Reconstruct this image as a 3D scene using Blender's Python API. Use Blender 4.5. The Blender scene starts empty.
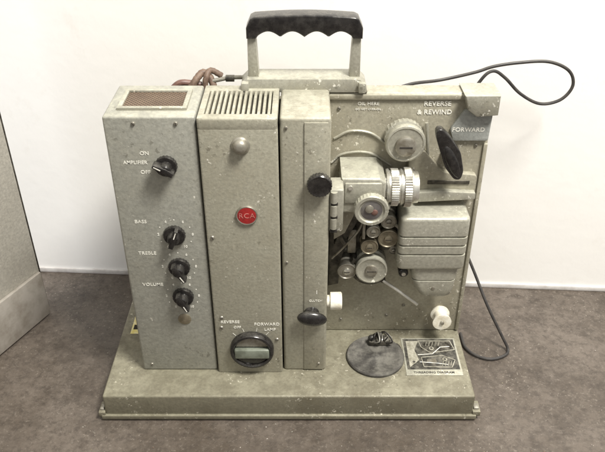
import bpy, bmesh, math, random
from mathutils import Vector, Matrix
random.seed(4)
S=0.01
scene=bpy.context.scene
col=scene.collection
scene.view_settings.view_transform='Standard'
scene.view_settings.look='None'
scene.view_settings.exposure=0

# ------------------------------------------------------------ materials
def mat_new(name):
    m=bpy.data.materials.new(name); m.use_nodes=True
    nt=m.node_tree; b=nt.nodes['Principled BSDF']
    return m,nt,b
def tex(nt): 
    return nt.nodes.new('ShaderNodeTexCoord').outputs['Object']
def noise(nt,vec,scale,detail=4,rough=.55,stretch=None):
    n=nt.nodes.new('ShaderNodeTexNoise'); n.inputs['Scale'].default_value=scale
    n.inputs['Detail'].default_value=detail; n.inputs['Roughness'].default_value=rough
    if stretch:
        mp=nt.nodes.new('ShaderNodeMapping'); mp.inputs['Scale'].default_value=stretch
        nt.links.new(vec,mp.inputs['Vector']); vec=mp.outputs[0]
    nt.links.new(vec,n.inputs['Vector']); return n.outputs['Fac']
def ramp(nt,fac,a,b,va=0.,vb=1.):
    r=nt.nodes.new('ShaderNodeMapRange'); r.inputs['From Min'].default_value=a; r.inputs['From Max'].default_value=b
    r.inputs['To Min'].default_value=va; r.inputs['To Max'].default_value=vb
    nt.links.new(fac,r.inputs['Value']); return r.outputs[0]
def mul(nt,a,b):
    m=nt.nodes.new('ShaderNodeMath'); m.operation='MULTIPLY'; nt.links.new(a,m.inputs[0])
    if isinstance(b,float): m.inputs[1].default_value=b
    else: nt.links.new(b,m.inputs[1])
    return m.outputs[0]
def mix(nt,fac,a,b):
    m=nt.nodes.new('ShaderNodeMix'); m.data_type='RGBA'
    if isinstance(fac,float): m.inputs[0].default_value=fac
    else: nt.links.new(fac,m.inputs[0])
    for s,v in ((6,a),(7,b)):
        if isinstance(v,tuple): m.inputs[s].default_value=(*v,1)
        else: nt.links.new(v,m.inputs[s])
    return m.outputs[2]
def bump(nt,b,h,strength,dist=.0004):
    n=nt.nodes.new('ShaderNodeBump'); n.inputs['Strength'].default_value=strength; n.inputs['Distance'].default_value=dist
    nt.links.new(h,n.inputs['Height']); nt.links.new(n.outputs[0],b.inputs['Normal'])
def upness(nt):
    g=nt.nodes.new('ShaderNodeNewGeometry'); s=nt.nodes.new('ShaderNodeSeparateXYZ'); nt.links.new(g.outputs['True Normal'],s.inputs[0])
    return ramp(nt,s.outputs['Z'],.5,.95)
def paint(name,base,grime,chip,rough=.5,metal=.15,chip_t=.63,grime_amt=.75,bumps=.5,dust=.6,pch=26,dustc=(.53,.52,.43)):
    m,nt,b=mat_new(name); v=tex(nt)
    n1=noise(nt,v,15,7,.7)
    c=mix(nt,ramp(nt,n1,.45,.68,0,grime_amt),base,grime)
    c=mix(nt,ramp(nt,noise(nt,v,330,2,.6),.36,.64,0,.6),c,tuple(x*.68 for x in base))
    patch=ramp(nt,noise(nt,v,pch*.5,4,.6),.46,.60,.0,1)
    c=mix(nt,mul(nt,patch,ramp(nt,noise(nt,v,210,3,.6),.62,.68,0,.6)),c,tuple(x*.45 for x in grime))
    sp=ramp(nt,noise(nt,v,240,4,.75),chip_t-.02,chip_t+.02)
    p2=ramp(nt,noise(nt,v,pch,4,.6),.50,.62,.03,1)
    c=mix(nt,mul(nt,p2,sp),c,chip)
    sc=ramp(nt,noise(nt,v,60,3,.7,(14,14,1)),.67,.72,0,.5)
    c=mix(nt,sc,c,tuple(min(1,x*1.5) for x in base))
    d=mul(nt,upness(nt),ramp(nt,noise(nt,v,70,5,.75),.42,.66,.05,dust))
    c=mix(nt,d,c,dustc)
    nt.links.new(c,b.inputs['Base Color'])
    nt.links.new(ramp(nt,n1,.3,.7,rough-.15,rough+.18),b.inputs['Roughness'])
    b.inputs['Metallic'].default_value=metal
    bump(nt,b,noise(nt,v,420,2),bumps,.0004)
    return m
def simple(name,c1,c2,rough,metal=0.,scale=120,bumps=.15,spec=.5,lo=.4,hi=.65,dust=0.):
    m,nt,b=mat_new(name); v=tex(nt)
    n1=noise(nt,v,scale,5,.65)
    c=mix(nt,ramp(nt,n1,lo,hi),c1,c2)
    if dust: c=mix(nt,mul(nt,upness(nt),ramp(nt,noise(nt,v,120,4,.7),.4,.65,0,dust)),c,(.4,.38,.33))
    nt.links.new(c,b.inputs['Base Color'])
    nt.links.new(ramp(nt,n1,.3,.7,max(.05,rough-.1),rough+.12),b.inputs['Roughness'])
    b.inputs['Metallic'].default_value=metal; b.inputs['Specular IOR Level'].default_value=spec
    bump(nt,b,noise(nt,v,scale*5,2),bumps,.0002); return m

PAINT=paint('hammered_grey_paint',(.355,.342,.275),(.24,.215,.155),(.72,.70,.62),chip_t=.64)
PAINTB=paint('amplifier_paint',(.33,.328,.288),(.25,.236,.185),(.66,.64,.57),chip_t=.67,grime_amt=.55)
PAINTD=paint('base_paint',(.20,.186,.135),(.105,.09,.058),(.56,.53,.44),chip_t=.62,dust=.42,grime_amt=.95,dustc=(.40,.385,.29))
CAST=paint('cast_paint',(.40,.39,.33),(.22,.205,.15),(.80,.78,.70),chip_t=.61,rough=.40,metal=.3,dust=.75,grime_amt=.85,dustc=(.56,.56,.46))
PLATE=paint('panel_paint',(.36,.34,.268),(.215,.19,.135),(.72,.69,.60),chip_t=.61,metal=.15,grime_amt=.95,rough=.45)
BLUEG=paint('blue_grey_paint',(.35,.365,.345),(.28,.28,.25),(.7,.7,.66),chip_t=.65)
BLACK=simple('black_bakelite',(.012,.011,.011),(.03,.028,.026),.23,dust=.12)
DARK=simple('dark_metal',(.045,.041,.034),(.13,.12,.096),.42,.5,dust=.4)
STEEL=simple('bright_steel',(.68,.67,.62),(.36,.34,.28),.28,.75,scale=70)
DULL=simple('dull_metal',(.36,.345,.30),(.19,.17,.13),.4,.6,scale=90)
ROD=simple('silver_rod',(.72,.71,.66),(.55,.53,.47),.35,.3)
GREEN=simple('worn_grip',(.20,.22,.18),(.10,.11,.085),.35,scale=60)
TARN=simple('tarnished_face',(.13,.12,.125),(.22,.21,.19),.35,.4,scale=90)
RED=simple('red_enamel',(.36,.022,.022),(.20,.015,.015),.3)
PINK=simple('worn_badge_lettering',(.55,.24,.21),(.34,.08,.07),.5)
WHITE=simple('white_lettering',(.80,.79,.72),(.5,.48,.42),.6,scale=260,lo=.5,hi=.7)
NYLON=simple('white_nylon',(.80,.78,.69),(.60,.55,.43),.4)
SLOT=simple('dark_gap',(.02,.018,.015),(.035,.03,.025),.9)
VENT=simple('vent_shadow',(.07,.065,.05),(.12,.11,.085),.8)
LEATHER=simple('brown_leather',(.10,.062,.045),(.18,.125,.09),.6,scale=250)
MAROON=simple('maroon_rubber',(.11,.055,.045),(.17,.095,.075),.5)
RUBBER=simple('black_rubber',(.03,.028,.028),(.05,.045,.04),.5)
YELLOW=simple('yellow_paper',(.72,.62,.2),(.8,.75,.55),.7)
FELT=simple('dark_felt',(.045,.042,.038),(.12,.115,.10),.7,scale=90,lo=.45,hi=.7,dust=.2)
PRINT=simple('plaque_print_black',(.035,.034,.03),(.16,.15,.125),.4,scale=150,lo=.42,hi=.7)
PPALE=simple('plaque_pale_line',(.52,.50,.42),(.26,.245,.19),.45,.3,scale=200)
BRASS=simple('dusty_brass',(.27,.235,.17),(.15,.13,.09),.45,.5)
def grille_mat():
    m,nt,b=mat_new('brown_grille_mesh'); v=tex(nt)
    mp=nt.nodes.new('ShaderNodeMapping'); mp.inputs['Rotation'].default_value=(0,0,math.radians(45)); nt.links.new(v,mp.inputs[0])
    o=nt.nodes.new('ShaderNodeTexVoronoi'); o.inputs['Scale'].default_value=380; o.inputs['Randomness'].default_value=.0
    o.voronoi_dimensions='2D'
    nt.links.new(mp.outputs[0],o.inputs['Vector'])
    h=ramp(nt,o.outputs['Distance'],.28,.42)
    c=mix(nt,h,(.014,.009,.006),(.20,.14,.095)); c=mix(nt,ramp(nt,noise(nt,v,60,4),.4,.7,0,.6),c,(.07,.045,.03))
    nt.links.new(c,b.inputs['Base Color']); b.inputs['Roughness'].default_value=.6; b.inputs['Metallic'].default_value=.2
    bump(nt,b,h,.6,.0008); return m
GRILLE=grille_mat()
def floor_mat():
    m,nt,b=mat_new('speckled_floor'); v=tex(nt)
    c=mix(nt,ramp(nt,noise(nt,v,5,8,.7),.38,.62),(.066,.051,.038),(.130,.108,.090))
    c=mix(nt,ramp(nt,noise(nt,v,24,6,.75),.48,.66,0,.7),c,(.042,.032,.024))
    c=mix(nt,ramp(nt,noise(nt,v,130,5,.8),.46,.64,0,.6),c,(.036,.028,.022))
    c=mix(nt,ramp(nt,noise(nt,v,210,4,.8),.57,.68,0,.45),c,(.23,.20,.17))
    p=ramp(nt,noise(nt,v,9,4,.6),.52,.64,.03,1)
    c=mix(nt,mul(nt,p,ramp(nt,noise(nt,v,420,2,.5),.66,.72,0,.55)),c,(.45,.41,.35))
    nt.links.new(c,b.inputs['Base Color'])
    nt.links.new(ramp(nt,noise(nt,v,14,6),.3,.7,.36,.72),b.inputs['Roughness'])
    bump(nt,b,noise(nt,v,160,5,.75),.55,.001); return m
FLOOR=floor_mat()
def wall_mat():
    m,nt,b=mat_new('white_wall_paint'); v=tex(nt)
    c=mix(nt,ramp(nt,noise(nt,v,3,5,.6),.4,.75,0,.6),(.91,.90,.88),(.86,.845,.81))
    c=mix(nt,ramp(nt,noise(nt,v,26,7,.75,(1,1,.6)),.58,.78,0,.3),c,(.72,.68,.62))
    nt.links.new(c,b.inputs['Base Color']); b.inputs['Roughness'].default_value=.45
    bump(nt,b,noise(nt,v,45,6,.6),.3,.0012); return m
WALL=wall_mat()
DOOR=paint('door_paint',(.43,.41,.36),(.34,.315,.27),(.62,.60,.54),rough=.55,metal=0.,chip_t=.65,bumps=.6)
KICK=simple('kick_plate_metal',(.44,.41,.37),(.29,.26,.22),.4,.3,scale=35)
SKIRT=simple('dirty_skirting',(.66,.64,.62),(.47,.44,.42),.6,scale=40)

# ------------------------------------------------------------ builder
WORLD={}
class B:
    def __init__(s,name,parent=None,label=None):
        s.name=name; s.parent=parent; s.label=label; s.v=[]; s.f=[]; s.m=[]; s.mats=[]
    def mi(s,m):
        if m not in s.mats: s.mats.append(m)
        return s.mats.index(m)
    def add_bm(s,bm,mat,M=None):
        off=len(s.v); i=s.mi(mat)
        bm.verts.index_update()
        for v in bm.verts: s.v.append((M@v.co) if M else v.co.copy())
        for f in bm.faces: s.f.append([off+x.index for x in f.verts]); s.m.append(i)
        bm.free(); return s
    def box(s,x0,x1,y0,y1,z0,z1,mat,bev=.08,M=None,seg=2):
        bm=bmesh.new(); bmesh.ops.create_cube(bm,size=1)
        for v in bm.verts:
            v.co=Vector((x0+(v.co.x+.5)*(x1-x0),y0+(v.co.y+.5)*(y1-y0),z0+(v.co.z+.5)*(z1-z0)))
        if bev: bmesh.ops.bevel(bm,geom=bm.edges[:],offset=bev,segments=seg,affect='EDGES',profile=.5)
        return s.add_bm(bm,mat,M)
    def prism(s,poly,y0,y1,mat,bev=.08,M=None,plane='xz',seg=2):
        bm=bmesh.new()
        if plane=='xz': fn=lambda a,b,c:(a,c,b)
        elif plane=='xy': fn=lambda a,b,c:(a,b,c)
        else: fn=lambda a,b,c:(c,a,b)
        A=[bm.verts.new(fn(a,b,y0)) for a,b in poly]; C=[bm.verts.new(fn(a,b,y1)) for a,b in poly]
        n=len(poly); bm.faces.new(A); bm.faces.new(C[::-1])
        for i in range(n): bm.faces.new((A[i],C[i],C[(i+1)%n],A[(i+1)%n]))
        bmesh.ops.recalc_face_normals(bm,faces=bm.faces[:])
        if bev: 
            bm.faces.ensure_lookup_table()
            es=list({e for f in (bm.faces[0],bm.faces[1]) for e in f.edges})
            bmesh.ops.bevel(bm,geom=es,offset=bev,segments=seg,affect='EDGES',profile=.5)
        return s.add_bm(bm,mat,M)
    def lathe(s,c,axis,prof,mat,seg=40,knurl=None,M=None,kd=.06):
        w=Vector(axis).normalized(); u=w.orthogonal().normalized(); t=w.cross(u)
        bm=bmesh.new(); rings=[]; c=Vector(c)
        for k,(h,r) in enumerate(prof):
            ring=[]
            for i in range(seg):
                a=2*math.pi*i/seg; rr=r
                if knurl and k in knurl: rr=r*(1-kd*(i%2))
                ring.append(bm.verts.new(c+w*h+(u*math.cos(a)+t*math.sin(a))*rr))
            rings.append(ring)
        for a,b in zip(rings,rings[1:]):
            for i in range(seg): bm.faces.new((a[i],a[(i+1)%seg],b[(i+1)%seg],b[i]))
        bm.faces.new(rings[0][::-1]); bm.faces.new(rings[-1])
        bmesh.ops.recalc_face_normals(bm,faces=bm.faces[:])
        return s.add_bm(bm,mat,M)
    def loft(s,secs,y1,r,mat,n=6):
        """closed casting: secs = [(z, xa, xb, yfront)] from bottom to top, back at y1, front corners rounded by r"""
        bm=bmesh.new(); rings=[]
        for z,xa,xb,yf in secs:
            rr=min(r,(xb-xa)*.45); ring=[(xa,y1)]
            for k in range(n+1):
                a=math.pi+ (math.pi/2)*k/n; ring.append((xa+rr+rr*math.cos(a),yf+rr+rr*math.sin(a)))
            for k in range(n+1):
                a=1.5*math.pi+(math.pi/2)*k/n; ring.append((xb-rr+rr*math.cos(a),yf+rr+rr*math.sin(a)))
            ring.append((xb,y1))
            rings.append([bm.verts.new((x,y,z)) for x,y in ring])
        N=len(rings[0])
        for a,b in zip(rings,rings[1:]):
            for i in range(N): bm.faces.new((a[i],a[(i+1)%N],b[(i+1)%N],b[i]))
        bm.faces.new(rings[0][::-1]); bm.faces.new(rings[-1])
        bmesh.ops.recalc_face_normals(bm,faces=bm.faces[:])
        return s.add_bm(bm,mat)
    def ball(s,c,r,mat,M=None,seg=24):
        bm=bmesh.new(); bmesh.ops.create_uvsphere(bm,u_segments=seg,v_segments=seg//2,radius=1)
        T=Matrix.Translation(c)@(M or Matrix())@Matrix.Diagonal((*r,1))
        return s.add_bm(bm,mat,T)
    def tube(s,pts,r,mat,seg=10,n=8,rib=0):
        P=[Vector(p) for p in pts]; Q=[P[0]*2-P[1]]+P+[P[-1]*2-P[-2]]; path=[]
        for i in range(1,len(Q)-2):
            a,b,c,d=Q[i-1],Q[i],Q[i+1],Q[i+2]
            for k in range(n):
                t=k/n; path.append(.5*((2*b)+(c-a)*t+(2*a-5*b+4*c-d)*t*t+(3*b-a-3*c+d)*t**3))
        path.append(P[-1]); bm=bmesh.new(); rings=[]
        T=(path[1]-path[0]).normalized(); u=T.orthogonal().normalized()
        for i,p in enumerate(path):
            T=(path[min(i+1,len(path)-1)]-path[max(i-1,0)]).normalized()
            u=(u-T*u.dot(T)).normalized(); w=T.cross(u); rr=r*(1-rib*(i%2))
            rings.append([bm.verts.new(p+(u*math.cos(2*math.pi*k/seg)+w*math.sin(2*math.pi*k/seg))*rr) for k in range(seg)])
        for a,b in zip(rings,rings[1:]):
            for i in range(seg): bm.faces.new((a[i],a[(i+1)%seg],b[(i+1)%seg],b[i]))
        bm.faces.new(rings[0][::-1]); bm.faces.new(rings[-1])
        bmesh.ops.recalc_face_normals(bm,faces=bm.faces[:])
        return s.add_bm(bm,mat)
    def text(s,txt,x,y,z,size,mat,flat=False,bold=.012,rot=0,sx=1):
        cu=bpy.data.curves.new('t','FONT'); cu.body=txt; cu.size=size; cu.align_x='CENTER'; cu.align_y='CENTER'
        cu.extrude=.012; cu.offset=bold*size; cu.resolution_u=4
        cu.space_character=1.06
        o=bpy.data.objects.new('t',cu); col.objects.link(o); bpy.context.view_layer.update()
        me=bpy.data.meshes.new_from_object(o.evaluated_get(bpy.context.evaluated_depsgraph_get()))
        bm=bmesh.new(); bm.from_mesh(me)
        M=Matrix.Translation((x,y,z))@(Matrix() if flat else Matrix.Rotation(math.pi/2,4,'X'))@Matrix.Rotation(rot,4,'Z')@Matrix.Diagonal((sx,1,1,1))
        s.add_bm(bm,mat,M)
        bpy.data.objects.remove(o); bpy.data.meshes.remove(me); bpy.data.curves.remove(cu); return s
    def line(s,pts,w,z,mat):
        for (a,b) in zip(pts,pts[1:]):
            d=Vector((b[0]-a[0],b[1]-a[1])); L=d.length; ang=math.atan2(d.y,d.x)
            M=Matrix.Translation((a[0],a[1],z))@Matrix.Rotation(ang,4,'Z')
            s.box(-w/2,L+w/2,-w/2,w/2,0,.02,mat,0,M)
            z+=.0015
        return s
    def done(s,angle=35,**props):
        if not s.v: return None
        lo=[min(v[i] for v in s.v) for i in range(3)]; hi=[max(v[i] for v in s.v) for i in range(3)]
        c=Vector(((lo[0]+hi[0])/2,(lo[1]+hi[1])/2,lo[2]))
        me=bpy.data.meshes.new(s.name); me.from_pydata([tuple((v-c)*S) for v in s.v],[],s.f)
        for m in s.mats: me.materials.append(m)
        me.polygons.foreach_set('material_index',s.m); me.polygons.foreach_set('use_smooth',[True]*len(s.f))
        me.set_sharp_from_angle(angle=math.radians(angle)); me.update()
        o=bpy.data.objects.new(s.name,me); col.objects.link(o); w=c*S
        if s.parent: o.parent=s.parent; o.location=w-WORLD[s.parent.name]
        else: o.location=w
        WORLD[o.name]=w
        if s.label: o['label']=s.label
        for k,v in props.items(): o[k]=v
        return o

def rounded(pts,r,n=5):
    out=[]; N=len(pts)
    for i,p in enumerate(pts):
        rr=r[i] if isinstance(r,(list,tuple)) else r
        p=Vector(p); a=(Vector(pts[i-1])-p); b=(Vector(pts[(i+1)%N])-p)
        if rr<=0: out.append(tuple(p)); continue
        A=p+a.normalized()*min(rr,a.length*.45); C=p+b.normalized()*min(rr,b.length*.45)
        for k in range(n+1):
            t=k/n; out.append(tuple(A*(1-t)**2+p*2*t*(1-t)+C*t*t))
    return out

# ------------------------------------------------------------ setting
f=B('floor'); f.box(-260,260,-220,120,-2,0,FLOOR,0); f.done(kind='structure',label='dark brown speckled worn floor')
w=B('wall',label='white painted wall behind the old projector')
Mw=Matrix.Translation((0,23.7,0))@Matrix.Rotation(-math.atan(.058),4,'Z')
w.box(-200,200,0,8,0,160,WALL,0,Mw); wall=w.done(category='wall')
k=B('skirting',wall); k.box(-200,200,-.25,-.003,0.0,.7,SKIRT,.1,Mw); k.done()
Bx,By=-31.5,17.2; ang=math.atan2(-.902,-.431)
Md=Matrix.Translation((Bx,By,0))@Matrix.Rotation(ang,4,'Z')
d=B('door',label='grey painted door with metal kick plate standing ajar')
d.box(0,80,-4,0,.6,150,DOOR,.25,Md); door=d.done(category='door')
k=B('kick_plate',door); k.box(.3,80,.003,.5,.3,6.6,KICK,.12,Md); k.done()
k=B('door_gap_shade',door); k.box(-.3,-.003,-3.6,-.2,.6,150,DARK,.1,Md); k.done()  # dark strip added for the shadow in the gap past the door edge

g=B('floor_debris')
for i in range(420):
    x=random.uniform(-45,45); y=random.choice([random.uniform(-14,-.5),random.uniform(-14,22)])
    if -21<x<18.5 and -.3<y<20: continue
    if x<-26: continue
    r=random.uniform(.03,.085)*(2.2 if random.random()<.06 else 1)
    bm=bmesh.new(); bmesh.ops.create_icosphere(bm,subdivisions=1,radius=r)
    for v in bm.verts: v.co*=random.uniform(.6,1.2)
    g.add_bm(bm,random.choice([KICK,BRASS,DARK,LEATHER,DULL]),Matrix.Translation((x,y,r*.4))@Matrix.Rotation(random.uniform(0,6),4,'Z')@Matrix.Diagonal((1.3,.8,.5,1)))
g.done(kind='stuff',label='scattered pale crumbs of debris on the floor')

# ------------------------------------------------------------ projector
P=bpy.data.objects.new('film_projector',None); col.objects.link(P); P.empty_display_size=.05
P.location=Vector((-1.5,9,0))*S; WORLD[P.name]=P.location.copy()
P['label']='old grey hammered metal film projector on flat base, dusty'; P['category']='film projector'

b=B('base',P,'flat dark olive base tray of the projector')
b.box(-20.5,17.7,0,18,.35,3.3,PAINTD,.22,seg=3)
b.box(-20.85,18.05,-.3,18.3,.18,.75,PAINTD,.1)
for x in (-19.6,16.8):
    for y in (1,17): b.lathe((x,y,0),(0,0,1),[(0,.8),(.25,.85)],RUBBER,24)
base=b.done()
for x0,x1,y0 in ((-21.15,-20.45,-.2),(17.65,18.5,-.1)):
    c=B('latch',base); c.box(x0,x1,y0,y0+1.6,.5,1.15,PAINTD,.1); c.box(x0+.15,x1-.15,y0+.3,y0+1.0,.15,1.4,DULL,.08); c.done()
c=B('paper_sticker',base,'torn yellow and dark sticker'); c.box(-19.5,-18.4,9.5,12.6,3.304,3.32,YELLOW,0); c.box(-19.3,-18.6,10.2,11,3.324,3.33,SLOT,0)
c.box(-19.3,-18.6,11.8,12.1,3.324,3.33,SLOT,0); c.done()
c=B('turntable_disc',base,'dusty black round disc')
c.lathe((7.9,5.7,3.3),(0,0,1),[(0,3.1),(.28,3.12),(.4,3.02),(.4,2.6),(.34,2.5),(.34,.5),(.4,.4)],FELT,64); c.done()
c=B('wire_clip',base,'small tangled black and steel clip')
c.prism(rounded([(7.2,7.0),(9.7,7.1),(9.5,8.3),(7.5,8.4)],.4),3.7,4.3,DARK,.12,plane='xy')
for i in range(8):
    a=i*1.3
    c.tube([(7.5+.25*i,7.3,3.9),(7.8+.28*i+.3*math.sin(a),6.8+.2*math.cos(a*2),4.7+.4*math.cos(a)),(8.1+.15*i,7.7,5.0+.2*math.sin(a)),(8.1+.6*math.cos(a),8.3,4.0)],.08,[BLACK,STEEL,DARK][i%3])
c.ball((9.2,7.3,4.5),(.35,.3,.4),STEEL); c.ball((7.6,7.5,4.5),(.4,.35,.35),BLACK); c.done()
c=B('slot',base); pts=[(10.3+.5*math.cos(a),6.5+1.3*math.sin(a)) for a in [(-1.2+.3*i) for i in range(9)]]
c.line(pts,.28,3.31,SLOT); c.done()
c=B('instruction_plaque',base,'worn black plaque with pale threading diagram')
c.box(11.0,17.0,2.95,8.7,3.3,3.36,CAST,.02); c.box(11.2,16.8,3.8,8.5,3.36,3.38,PRINT,0)
c.prism([(11.5,4.1),(12.6,5.2),(12.3,6.8),(12.9,8.2),(11.5,8.2)],3.381,3.388,PPALE,0,plane='xy')
c.prism([(13.2,6.4),(15.8,6.3),(16.6,7.2),(16.3,8.2),(13.6,8.3),(12.9,7.3)],3.381,3.386,DARK,0,plane='xy')
c.line([(12.9,8.2),(16.4,8.2),(16.7,6.8),(14.0,6.3),(13.1,7.2),(12.9,8.2)],.08,3.388,PPALE)
c.line([(12.9,5.6),(15.2,5.9),(16.5,5.2),(16.0,4.1),(13.0,4.2),(12.9,5.6)],.08,3.388,PPALE)
c.line([(12.6,6.0),(14.2,6.15),(15.2,7.2),(16.2,7.3)],.07,3.392,WHITE); c.line([(12.7,4.9),(14.6,4.7),(15.6,4.5)],.07,3.392,WHITE)
for q in range(5): c.line([(13.6+q*.35,7.4),(13.8+q*.35,8.0)],.05,3.394+q*.002,PPALE)
for q in range(4): c.line([(15.0+q*.3,4.3),(15.2+q*.3,5.0)],.05,3.404+q*.002,PPALE)
c.prism([(13.4,4.8),(14.5,4.9),(14.4,5.4),(13.5,5.3)],3.381,3.396,DULL,0,plane='xy')
for cx_,cy_ in ((15.4,5.3),(14.2,7.0),(12.0,4.9)): c.lathe((cx_,cy_,3.39),(0,0,1),[(0,.26),(.03,.26)],PPALE,20); c.lathe((cx_,cy_,3.425),(0,0,1),[(0,.15),(.01,.15)],PRINT,16)
c.text('THREADING DIAGRAM',13.95,3.35,3.37,.40,BLACK,flat=True,bold=.02); c.done()

# amplifier
a=B('amplifier_housing',P,'grey amplifier box with row of control knobs')
a.box(-16.9,-9.05,3.8,10.8,3.3,32.6,PAINTB,.22,seg=3)
amp=a.done()
c=B('speaker_grille',amp,'dark brown perforated top grille in pale frame')
for bx in ((-15.9,-9.9,5.1,5.5),(-15.9,-9.9,8.9,9.3),(-15.9,-15.5,5.5,8.9),(-10.3,-9.9,5.5,8.9)): c.box(*bx,32.55,32.85,CAST,.05)
c.box(-15.5,-10.3,5.5,8.9,32.6,32.66,GRILLE,0); c.done()
def screw(parent,x,y,z,r=.22,mat=DULL,axis=(0,-1,0)):
    c=B('screw',parent); c.lathe((x,y,z),axis,[(-.05,r),(.06,r),(.13,r*.75),(.15,r*.3)],mat,20)
    c.box(-r*.7,r*.7,y-.165,y-.13,-.025,.025,SLOT,0,Matrix.Translation((x,0,z))@Matrix.Rotation(random.uniform(0,3),4,'Y'))
    c.done()
for x,z in ((-14.3,32.1),(-10.7,32.1),(-15.9,4.3)): screw(amp,x,3.8,z-.1,.18)
def pointer_knob(parent,x,z,r,ang,label=None):
    c=B('control_knob',parent,label); y=3.8
    c.lathe((x,y,z),(0,-1,0),[(.02,r),(.3,r),(.42,r*.93),(.45,r*.6),(1.1,r*.52),(1.2,r*.42)],BLACK,40,knurl=(0,1))
    M=Matrix.Translation((x,0,z))@Matrix.Rotation(-ang,4,'Y')
    c.prism([(-.22,-r*.8),(.22,-r*.8),(.3,0),(.16,r*1.12),(-.16,r*1.12),(-.3,0)],y-1.35,y-.42,BLACK,.1,M)
    c.box(-.045,.045,y-1.37,y-1.35,r*.35,r*1.0,WHITE,0,M); c.done()
pointer_knob(amp,-11.9,28.0,1.0,math.radians(60))
pointer_knob(amp,-11.9,20.7,1.05,math.radians(-20))
pointer_knob(amp,-11.8,17.0,1.05,math.radians(-150))
pointer_knob(amp,-11.75,13.4,1.05,math.radians(-155))
c=B('lettering',amp,'white control markings with words and dial numbers'); y=3.785
c.text('ON',-13.7,y,29.15,.5,WHITE); c.text('AMPLIFIER',-14.6,y,28.25,.48,WHITE,sx=.92); c.text('OFF',-13.8,y,27.3,.5,WHITE)
c.text('BASS',-14.9,y,22.1,.5,WHITE,bold=.005); c.text('TREBLE',-14.7,y,18.55,.5,WHITE,bold=.0); c.text('VOLUME',-14.6,y,14.8,.5,WHITE,bold=.005)
for zc in (20.7,17.0,13.4):
    for i in range(11):
        t=math.radians(-150+30*i); X=-11.82+1.6*math.sin(t); Z=zc+1.6*math.cos(t)
        if i%2==0: c.text(str(i),X,y,Z,.38,WHITE,bold=.02)
        else: c.box(X-.05,X+.05,y-.01,y+.01,Z-.05,Z+.05,WHITE,0)
c.done()
c=B('hole_plug',amp,'dull brown round hole plug'); c.lathe((-11.9,3.8,10.4),(0,-1,0),[(-.05,.66),(.06,.66),(.14,.5),(.16,.1)],BRASS,32); c.done()

# lamp house centre column
a=B('lamp_house',P,'grey lamp house column with slotted top vent')
a.box(-8.9,-2.1,3.45,10.6,3.25,31.7,PAINT,.18,seg=3)
a.box(-8.9,-8.35,3.5,10.6,31.6,32.6,PAINT,.1); a.box(-2.65,-2.1,3.5,10.6,31.6,32.6,PAINT,.1)
a.box(-8.9,-2.1,3.45,4.5,31.4,32.62,PAINT,.22,seg=3); a.box(-8.9,-2.1,9.4,10.7,31.6,32.62,PAINT,.1)
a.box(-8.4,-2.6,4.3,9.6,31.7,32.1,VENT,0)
nb=13
for i in range(nb):
    x0=-8.35+ (i+.5)*(5.7/nb); a.box(x0-.13,x0+.13,4.4,9.5,32.05,32.59,PAINT,.06)
a.box(-16.5,2.2,5,10.4,3.3,31.4,SLOT,0)
lamp=a.done()
c=B('domed_button',lamp); c.lathe((-5.3,3.45,30.1),(0,-1,0),[(0,.82),(.1,.82),(.2,.7),(.5,.62),(.68,.44),(.74,.15)],DULL,36); c.done()
c=B('emblem',lamp,'round dark red enamel emblem with faded letters')
c.lathe((-5.05,3.45,23.1),(0,-1,0),[(0,1.0),(.15,1.0),(.24,.95),(.22,.88)],DULL,40); c.lathe((-5.05,3.45,23.1),(0,-1,0),[(.14,.88),(.22,.86),(.25,.6)],RED,40)
c.text('RCA',-5.05,3.19,23.1,.74,PINK,bold=-.008); c.done()
c=B('selector_knob',lamp,'large black rotary dial with pale upper face and broad grey green grip')
c.lathe((-5.2,3.45,6.8),(0,-1,0),[(.02,2.25),(.6,2.25),(.75,2.15),(.78,1.95),(.7,1.86),(.3,1.84),(.28,.4)],BLACK,64)
T=Matrix.Translation((-5.2,0,6.8))
c.box(-1.8,1.8,2.62,3.2,-.85,.40,GREEN,.18,T,seg=3)
hp=[(1.7*math.cos(math.radians(t)),.15+1.55*math.sin(math.radians(t))) for t in range(14,167,8)]
c.prism(hp,3.02,3.2,DULL,.03,T)
c.prism([(-1.6,-.9),(1.6,-.9),(1.2,-1.4),(.5,-1.75),(-.5,-1.75),(-1.2,-1.4)],2.85,3.2,BLACK,.08,T)
c.done()
c=B('lettering',lamp,'white selector markings'); y=3.43
c.text('REVERSE',-7.3,y,10.3,.48,WHITE); c.text('FORWARD',-3.6,y,10.0,.5,WHITE); c.text('OFF',-6.6,y,9.6,.42,WHITE); c.text('LAMP',-3.3,y,9.3,.46,WHITE)
for t in (-42,-18,12,38):
    t=math.radians(t); c.box(-.025,.025,y-.01,y+.01,2.4,2.85,WHITE,0,Matrix.Translation((-5.2,0,6.7))@Matrix.Rotation(t,4,'Y'))
c.done()
for x,z in ((-8.35,20.6),(-8.1,10.9),(-8.2,9.6),(-2.6,8.0)): screw(lamp,x,3.45,z,.2)

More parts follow.
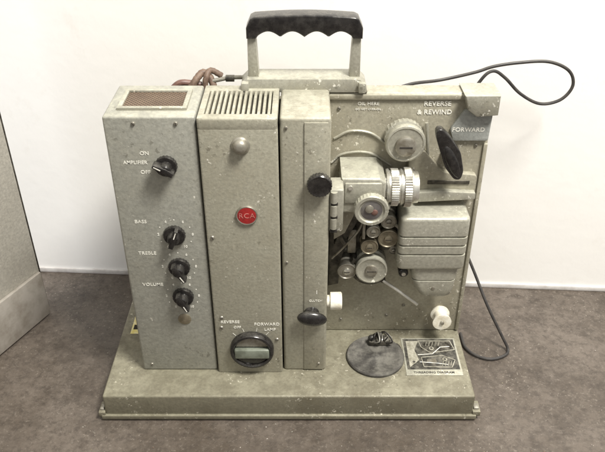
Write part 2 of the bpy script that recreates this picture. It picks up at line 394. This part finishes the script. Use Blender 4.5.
# right tower
a=B('tower_housing',P,'tall narrow scuffed grey housing beside the mechanism')
a.box(-1.95,2.45,3.8,10.6,3.25,32.5,PAINT,.3,seg=3)
a.box(.15,2.2,3.68,3.8,3.5,32.1,PAINT,.05)
tower=a.done()
c=B('thumb_screw',tower,'black knurled thumb screw'); c.lathe((1.5,3.7,26.4),(0,-1,0),[(0,.55),(.3,.55),(.32,1.12),(.85,1.12),(.95,1.0),(.9,.7),(.95,.2)],BLACK,48,knurl=(2,3)); c.done()
c=B('hinge',tower); c.box(2.45,3.75,3.9,6.4,20.9,25.4,CAST,.2)
for z in (21.9,23.3,24.7): c.lathe((2.85,3.85,z-.55),(0,0,1),[(0,.3),(1.1,.3)],CAST,20)
for z in (22.48,23.9,20.95): c.box(2.55,3.2,3.72,4.2,z,z+.25,SLOT,0)
c.done()
c=B('clutch_lever',tower,'black egg shaped lever with steel hub')
c.ball((.95,2.9,11.2),(1.5,.55,.85),BLACK,Matrix.Rotation(math.radians(8),4,'Y')); c.lathe((.9,3.75,11.3),(0,-1,0),[(0,.8),(.5,.6),(.8,.55)],BLACK,28)
c.done()
c=B('side_knob',tower,'cream side knob'); c.lathe((2.45,4.6,12.1),(1,0,0),[(0,.6),(.3,.6),(.35,.9),(1.4,.92),(1.5,.8)],NYLON,40,knurl=(2,3),kd=.03); c.done()
c=B('lettering',tower,'small white lever marking')
c.text('CLUTCH',1.3,3.665,12.85,.32,WHITE,bold=.0); c.text('I',1.4,3.665,13.9,.6,WHITE); c.done()
for x,z in ((-1.4,31.6),(1.7,4.4),(-1.5,17.5)): screw(tower,x,3.8 if x<0 else 3.68,z,.16)

# handle
h=B('carry_handle',P,'carrying handle with black finger grip')
h.prism([(-5.75,32.2),(5.95,32.2),(5.8,32.9),(5.2,33.5),(-5.0,33.5),(-5.6,32.9)],9.9,12.6,CAST,.12)
for x in (-5.2,5.4): h.box(x-.35,x+.35,9.4,10.2,32.3,33.3,CAST,.15)
hd=h.done()
for x,sg in ((-4.45,1),(4.75,-1)):
    c=B('post',hd); c.prism([(x-.5,33.4),(x+.5,33.4),(x+.3,37.6),(x-.45,37.6)] if sg>0 else [(x-.5,33.4),(x+.5,33.4),(x+.45,37.6),(x-.3,37.6)],10.5,11.8,CAST,.15); c.done()
top=[]; n=28
x0,x1=-4.95,5.3
for i in range(n+1):
    t=i/n; x=x0+(x1-x0)*t; e=min(t,1-t)
    top.append((x,38.95+.25*math.sin(math.pi*t)-(.9*(1-e/.06)**2 if e<.06 else 0)))
bot=[]
for i in range(60,-1,-1):
    t=i/60; x=x0+(x1-x0)*t; e=min(t,1-t)
    z=37.1 if e<.085 else 37.25+.5*abs(math.sin(math.pi*((t-.085)/.83)*4))
    bot.append((x,z))
c=B('grip',hd,'black moulded grip with finger scallops'); c.prism(top+bot,10.15,12.05,BLACK,.16,seg=4); c.done()

# mechanism panel
a=B('mechanism_panel',P,'cast side panel carrying rollers, lens and gears')
a.box(2.3,17.75,10.1,12.1,3.3,32.1,PLATE,.2,seg=3)
a.box(2.3,17.0,12.0,17,3.3,27,PAINTD,.3)
a.box(2.45,17.6,9.85,10.15,31.5,32.0,PLATE,.1)
a.box(17.3,17.7,9.85,10.15,3.5,27.0,PLATE,.1)
a.tube([(3.0,10.05,27.5),(4.5,10.0,28.3),(6.4,10.0,28.1),(7.9,10.05,27.0)],.13,CAST)
a.tube([(2.8,10.05,24.9),(3.9,10,25.9),(6.4,10,26.0),(8.6,10.05,24.6)],.12,CAST)
a.prism(rounded([(14.3,27.4),(17.6,27.4),(17.7,30.6),(15.1,30.6),(13.9,28.6)],.25),9.75,10.15,BLUEG,.04)
panel=a.done()
c=B('end_block',panel,'chunky cast corner block')
c.prism([(14.7,32.3),(17.95,32.3),(17.95,30.35),(16.0,30.2),(15.1,30.9)],8.9,12.15,CAST,.15); c.done()
c=B('lettering',panel,'white direction words'); y=10.06
c.text('REVERSE',12.5,y,31.05,.64,WHITE,bold=.02); c.text('& REWIND',12.3,y,30.2,.64,WHITE,bold=.02); c.text('FORWARD',15.6,9.735,28.55,.60,WHITE,bold=.015)
c.text('OIL HERE',6.1,y,31.05,.46,WHITE); c.text('DO NOT OVER-OIL',6.1,y,30.5,.26,WHITE); c.done()
def wheel(name,x,yb,z,r,depth,mat,hub=DULL,lab=None,seg=40,kn=None):
    c=B(name,panel,lab)
    c.lathe((x,yb,z),(0,-1,0),[(0,r*.7),(.2,r*.72),(.22,r),(depth*.45,r),(depth*.5,r*.85),(depth*.8,r*.85),(depth*.82,r),(depth,r*.98),(depth+.03,r*.9),(depth-.06,r*.82),(depth-.06,r*.4)],mat,seg,knurl=kn,kd=.04)
    c.lathe((x,yb,z),(0,-1,0),[(depth-.1,r*.42),(depth+.12,r*.38),(depth+.2,r*.2)],hub,24)
    c.box(x-r*.28,x+r*.28,yb-depth-.215,yb-depth-.19,z-.04,z+.04,SLOT,0)
    return c.done()
c=B('feed_sprocket',panel,'large shiny round sprocket cap with dull centre')
c.lathe((9.55,10.1,27.9),(0,-1,0),[(0,1.4),(.3,1.4),(.32,1.85),(.9,1.85),(1.0,1.6),(1.5,1.6),(1.6,1.88),(1.95,1.88),(2.1,1.8),(2.15,1.65),(2.08,1.55),(2.08,1.0)],CAST,56,knurl=(2,3),kd=.04)
c.lathe((9.55,10.1,27.75),(0,-1,0),[(2.0,1.0),(2.4,.97),(2.5,.8),(2.52,.2)],DULL,36); c.box(8.95,10.15,7.55,7.6,27.68,27.82,SLOT,0); c.done()
wheel('roller',8.6,10.1,17.5,1.05,2.4,BRASS,BRASS); wheel('roller',6.75,10.1,16.6,.9,2.5,BRASS,BRASS); wheel('roller',8.5,10.1,19.6,.8,2.5,DULL)
wheel('roller',7.0,10.1,18.6,.7,2.8,DULL); wheel('roller',4.6,10.1,13.3,1.0,2.2,DULL,STEEL)
wheel('drive_sprocket',7.1,10.1,13.7,1.65,2.6,CAST,DULL,'silver lower sprocket with toothed rim',48,(2,3))
wheel('roller',9.3,10.1,15.7,.5,1.8,DULL)
c=B('threading_lever',panel,'black teardrop lever')
c.prism(rounded([(12.1,29.6),(12.6,29.8),(13.4,29.0),(14.6,27.4),(15.1,25.4),(14.9,24.5),(14.3,24.5),(13.3,25.8),(12.7,27.4),(12.2,28.8)],.35,3),7.3,8.3,BLACK,.12,seg=3)
c.ball((13.9,7.4,26.4),(.55,.35,1.9),BLACK,Matrix.Rotation(math.radians(-26),4,'Y'))
c.lathe((13.9,10.1,25.9),(0,-1,0),[(0,.6),(1.9,.5)],DULL,24); c.done()
c=B('guide_bracket',panel,'cast grey bracket with ledge')
c.prism(rounded([(10.2,26.0),(11.6,26.6),(12.4,25.6),(13.6,24.2),(17.0,23.9),(17.0,21.4),(11.2,21.2),(10.2,22.4)],.4),9.3,10.1,PLATE,.1)
c.prism(rounded([(11.3,21.3),(16.9,21.6),(16.9,22.3),(13.2,22.5),(11.3,22.3)],.15),8.6,9.3,CAST,.04)
c.box(12.2,16.3,9.2,9.32,22.95,23.35,DARK,.04)
c.tube([(11.6,9.7,29.3),(11.9,9.6,27.0),(12.0,9.6,25.0),(11.5,9.6,23.8)],.16,CAST); c.done()
c=B('lens_mount',panel,'cast lens mount box')
c.prism([(3.6,21.9),(3.6,25.6),(7.1,25.6),(7.7,25.1),(7.7,21.9)],5.6,10.1,CAST,.25,seg=3)
c.box(3.9,7.3,5.4,5.7,23.1,25.2,CAST,.1)
c.lathe((4.4,5.4,24.8),(0,-1,0),[(-.1,.25),(.15,.22)],STEEL,16)
c.prism([(3.0,20.0),(3.6,22.0),(5.4,22.0),(5.0,20.4),(4.2,18.4),(3.1,17.6)],7.4,10.1,PLATE,.12)
c.box(7.6,8.3,6.0,10.1,22.0,22.6,CAST,.1)
c.done()
c=B('focus_knob',panel,'round knob with dark tarnished centre in metal ring')
c.lathe((6.35,5.6,22.9),(0,-1,0),[(0,1.3),(.6,1.35),(.62,1.62),(1.2,1.62),(1.3,1.52),(1.3,1.25),(1.15,1.15)],CAST,60,knurl=(2,3),kd=.03)
c.lathe((6.35,5.6,22.9),(0,-1,0),[(1.08,1.15),(1.16,1.0)],TARN,40); c.lathe((6.65,5.6,22.7),(0,-1,0),[(1.1,.35),(1.2,.3),(1.25,.2)],MAROON,24)
c.lathe((6.15,5.6,23.1),(0,-1,0),[(1.1,.42),(1.3,.38),(1.4,.15)],DULL,20); c.done()
c=B('lens_barrel',panel,'knurled steel projection lens barrel')
c.lathe((7.6,7.4,23.7),(1,0,0),[(0,1.3),(.25,1.3),(.27,1.72),(.5,1.78),(.52,1.6),(.7,1.6),(.72,1.8),(1.4,1.8),(1.42,1.65),(1.6,1.65),(1.62,1.75),(1.8,1.75),(1.82,1.65),(1.95,1.65),(1.97,1.9),(2.6,1.9),(2.65,1.75),(2.8,1.75),(2.85,1.55),(3.3,1.5),(3.35,1.2),(3.0,1.1)],STEEL,96,knurl=(6,7,14,15),kd=.035)
c.done()
c=B('film_gate',panel,'dark film gate and curved shoe guides')
def arc(cx,cz,r0,r1,a0,a1,n=12):
    A=[(cx+r1*math.cos(math.radians(a0+(a1-a0)*i/n)),cz+r1*math.sin(math.radians(a0+(a1-a0)*i/n))) for i in range(n+1)]
    Bq=[(cx+r0*math.cos(math.radians(a1+(a0-a1)*i/n)),cz+r0*math.sin(math.radians(a1+(a0-a1)*i/n))) for i in range(n+1)]
    return A+Bq
c.prism(arc(7.1,13.7,1.85,2.2,150,300),8.0,9.9,DARK,.06); c.prism(arc(5.9,18.4,2.0,2.4,120,230),7.6,9.9,DARK,.06)
c.prism(arc(8.2,17.6,1.6,1.95,-10,80),7.9,9.9,DULL,.06)
c.prism([(2.7,10.6),(3.8,10.9),(4.0,14.0),(4.8,17.0),(4.4,19.5),(2.7,19.5)],8.9,10.1,DARK,.12)
c.prism([(3.2,16.6),(4.3,17.0),(5.6,19.6),(5.2,20.8),(4.0,19.6)],8.0,8.9,DARK,.1)
c.box(4.6,5.5,8.6,9.4,15.1,18.0,DULL,.15)
c.prism([(4.6,19.6),(7.8,20.9),(9.4,20.9),(9.4,15.0),(8,14.8),(5,15.2)],9.4,10.1,DARK,.1)
c.box(5.95,6.25,7.5,9.6,17.6,20.2,DULL,.08)
c.tube([(3.0,7.9,15.0),(4.2,7.7,16.6),(5.6,7.7,18.6),(6.2,7.8,20.6)],.12,DULL)
c.done()
c=B('guide_pin',panel,'slender silver slanting rod'); c.tube([(8.5,8.6,11.6),(10.2,8.5,10.3),(12.4,8.5,8.4)],.17,ROD); c.lathe((8.5,10.1,11.6),(0,-1,0),[(0,.3),(1.6,.28)],DARK,16); c.done()
c=B('gear_cover',panel,'boxy ribbed cast gear cover with curved lower nose')
secs=[]
DZ=-.3
def body(z,ins,xa=9.5,xb=16.3,yf=6.5): secs.append((z+DZ,xa+ins,xb-ins,yf+ins))
def groove(z):
    body(z-.13,0); body(z-.09,.2); body(z+.09,.2); body(z+.13,0)
body(14.75,.5); body(14.82,.2); body(14.95,.05); body(15.15,0)
groove(16.7); groove(17.75); groove(18.8); body(20.6,.0); body(20.8,.05); body(20.93,.18); body(20.98,.4)
c.loft(secs,10.1,.55,CAST)
secs=[]
for z,xa,xb,i in ((10.95,12.9,15.0,.4),(11.05,12.6,15.3,.15),(11.3,12.2,15.5,0),(12.0,11.7,15.7,0),(12.9,11.35,15.8,0),(13.1,11.3,15.8,0),(13.14,11.42,15.68,.12),(13.26,11.42,15.68,.12),(13.3,11.25,15.85,0),(14.0,11.1,15.9,0),(14.9,11.05,15.95,0)):
    secs.append((z+DZ,xa,xb,6.85+i))
c.loft(secs,10.1,.7,CAST)
c.lathe((13.5,6.9,11.9),(0,-1,0),[(0,.22),(.1,.2)],DULL,16)
c.done(angle=40)
c=B('stop_screw',panel); c.lathe((10.4,10.1,13.4),(0,-1,0),[(0,.5),(2.6,.5),(2.7,.4)],BLACK,20); c.lathe((10.4,7.5,13.4),(0,-1,0),[(0,.25),(.25,.22)],STEEL,16); c.done()
c=B('snubber_roller',panel,'white nylon spool roller')
c.lathe((15.2,10.1,6.4),(0,-1,0),[(0,.5),(.6,.5),(.62,1.0),(.85,1.05),(.95,.75),(1.6,.72),(2.0,1.0),(2.25,1.02),(2.3,.6),(2.25,.25)],NYLON,36)
c.lathe((15.2,10.1,6.4),(0,-1,0),[(2.2,.25),(2.45,.2)],DULL,16); c.done()
for x,z in ((3.4,30.6),(16.6,26.8),(11.2,7.0),(4.3,5.0),(16.7,4.6),(9.4,5.6),(3.5,8.6),(10.7,24.6)): screw(panel,x,10.1 if x!=10.7 else 9.3,z,.18)

c=B('leather_strap_tube',P,'dull brown leather covered leads behind the amplifier')
c.tube([(-10.9,11.3,31.2),(-10.0,11.8,32.6),(-9.3,12.6,33.1),(-8.6,12.4,32.5),(-8.2,11.8,31.2)],.36,LEATHER,14,7,rib=.1)
c.tube([(-12.4,12.0,31.6),(-11.5,12,32.3),(-10.4,12.2,32.2),(-9.5,12.3,32.0)],.3,MAROON)
c.tube([(-9.3,11.8,31.0),(-9.0,11.9,32.8),(-8.6,12.6,33.3),(-7.6,12.8,32.7)],.3,LEATHER,12,7,rib=.1); c.done()
c=B('side_connector',P,'dull metal connector rod behind the top'); c.tube([(-8.5,12.2,32.4),(-6.8,12.3,32.7),(-5.3,12.2,32.8)],.2,DULL); c.lathe((-7.2,12.3,32.65),(1,0,0),[(0,.32),(.8,.32)],DARK,20); c.done()
c=B('rear_motor_housing',P); c.box(-15,2.2,10.8,17,3.3,29,PAINTD,.3); c.done()

c=B('power_cable',label='thin black power cable looped and trailing onto floor')
c.tube([(8.5,15.0,30.2),(11,16.5,30.4),(14.1,18,30.2),(17.6,18.3,30.9),(19.5,18.4,31.5),(22,18.4,31.9),(25,18.4,32.0),(27.2,18.3,31.1),(27.9,18.2,29.5),(26.9,18.1,28.0),(24.8,18.0,27.6),(22.5,17.8,28.8),(20.6,17.6,30.6),(19.2,17.4,31.4),(18.0,17.2,30.4),(16.6,17.3,27),(16,18,20),(16.8,17.6,14.5),(18.4,15.4,11.2),(19.8,14,8.3),(21.2,12.2,5.3),(23.0,10.9,2.0),(23.9,10.2,.3),(23.3,9.2,.25),(21.6,8.6,.25),(20.0,9.2,.25),(19.0,10.6,.25),(18.9,13,.25)],.17,RUBBER,10,8)
c.done(category='cable')

# ------------------------------------------------------------ camera
cam=bpy.data.cameras.new('camera'); co=bpy.data.objects.new('camera',cam); col.objects.link(co)
cam.sensor_width=36; cam.lens=36*711/605; cam.clip_start=.01; cam.clip_end=50
co.location=(0,-.511,.577); co.rotation_euler=(math.radians(90-33.3),0,0); scene.camera=co

# ------------------------------------------------------------ light
wd=bpy.data.worlds.new('World'); scene.world=wd; wd.use_nodes=True
nt=wd.node_tree; bg=nt.nodes['Background']
tc=nt.nodes.new('ShaderNodeTexCoord'); sx=nt.nodes.new('ShaderNodeSeparateXYZ'); nt.links.new(tc.outputs['Generated'],sx.inputs[0])
c=mix(nt,ramp(nt,sx.outputs['Z'],-.1,.7),(.31,.298,.285),(1.15,1.125,1.07)); nt.links.new(c,bg.inputs[0]); bg.inputs[1].default_value=.76
def area(name,loc,target,size,power,colr):
    l=bpy.data.lights.new(name,'AREA'); l.energy=power; l.size=size; l.color=colr; l.shape='SQUARE'
    o=bpy.data.objects.new(name,l); col.objects.link(o); o.location=loc
    o.rotation_euler=(Vector(target)-Vector(loc)).to_track_quat('-Z','Y').to_euler()
area('window_light',(.6,-.5,1.72),(.08,.15,.25),.42,58,(1,.963,.89))
area('cool_fill',(-1.4,-.5,.7),(0,.15,.15),.8,9,(.94,.96,1))
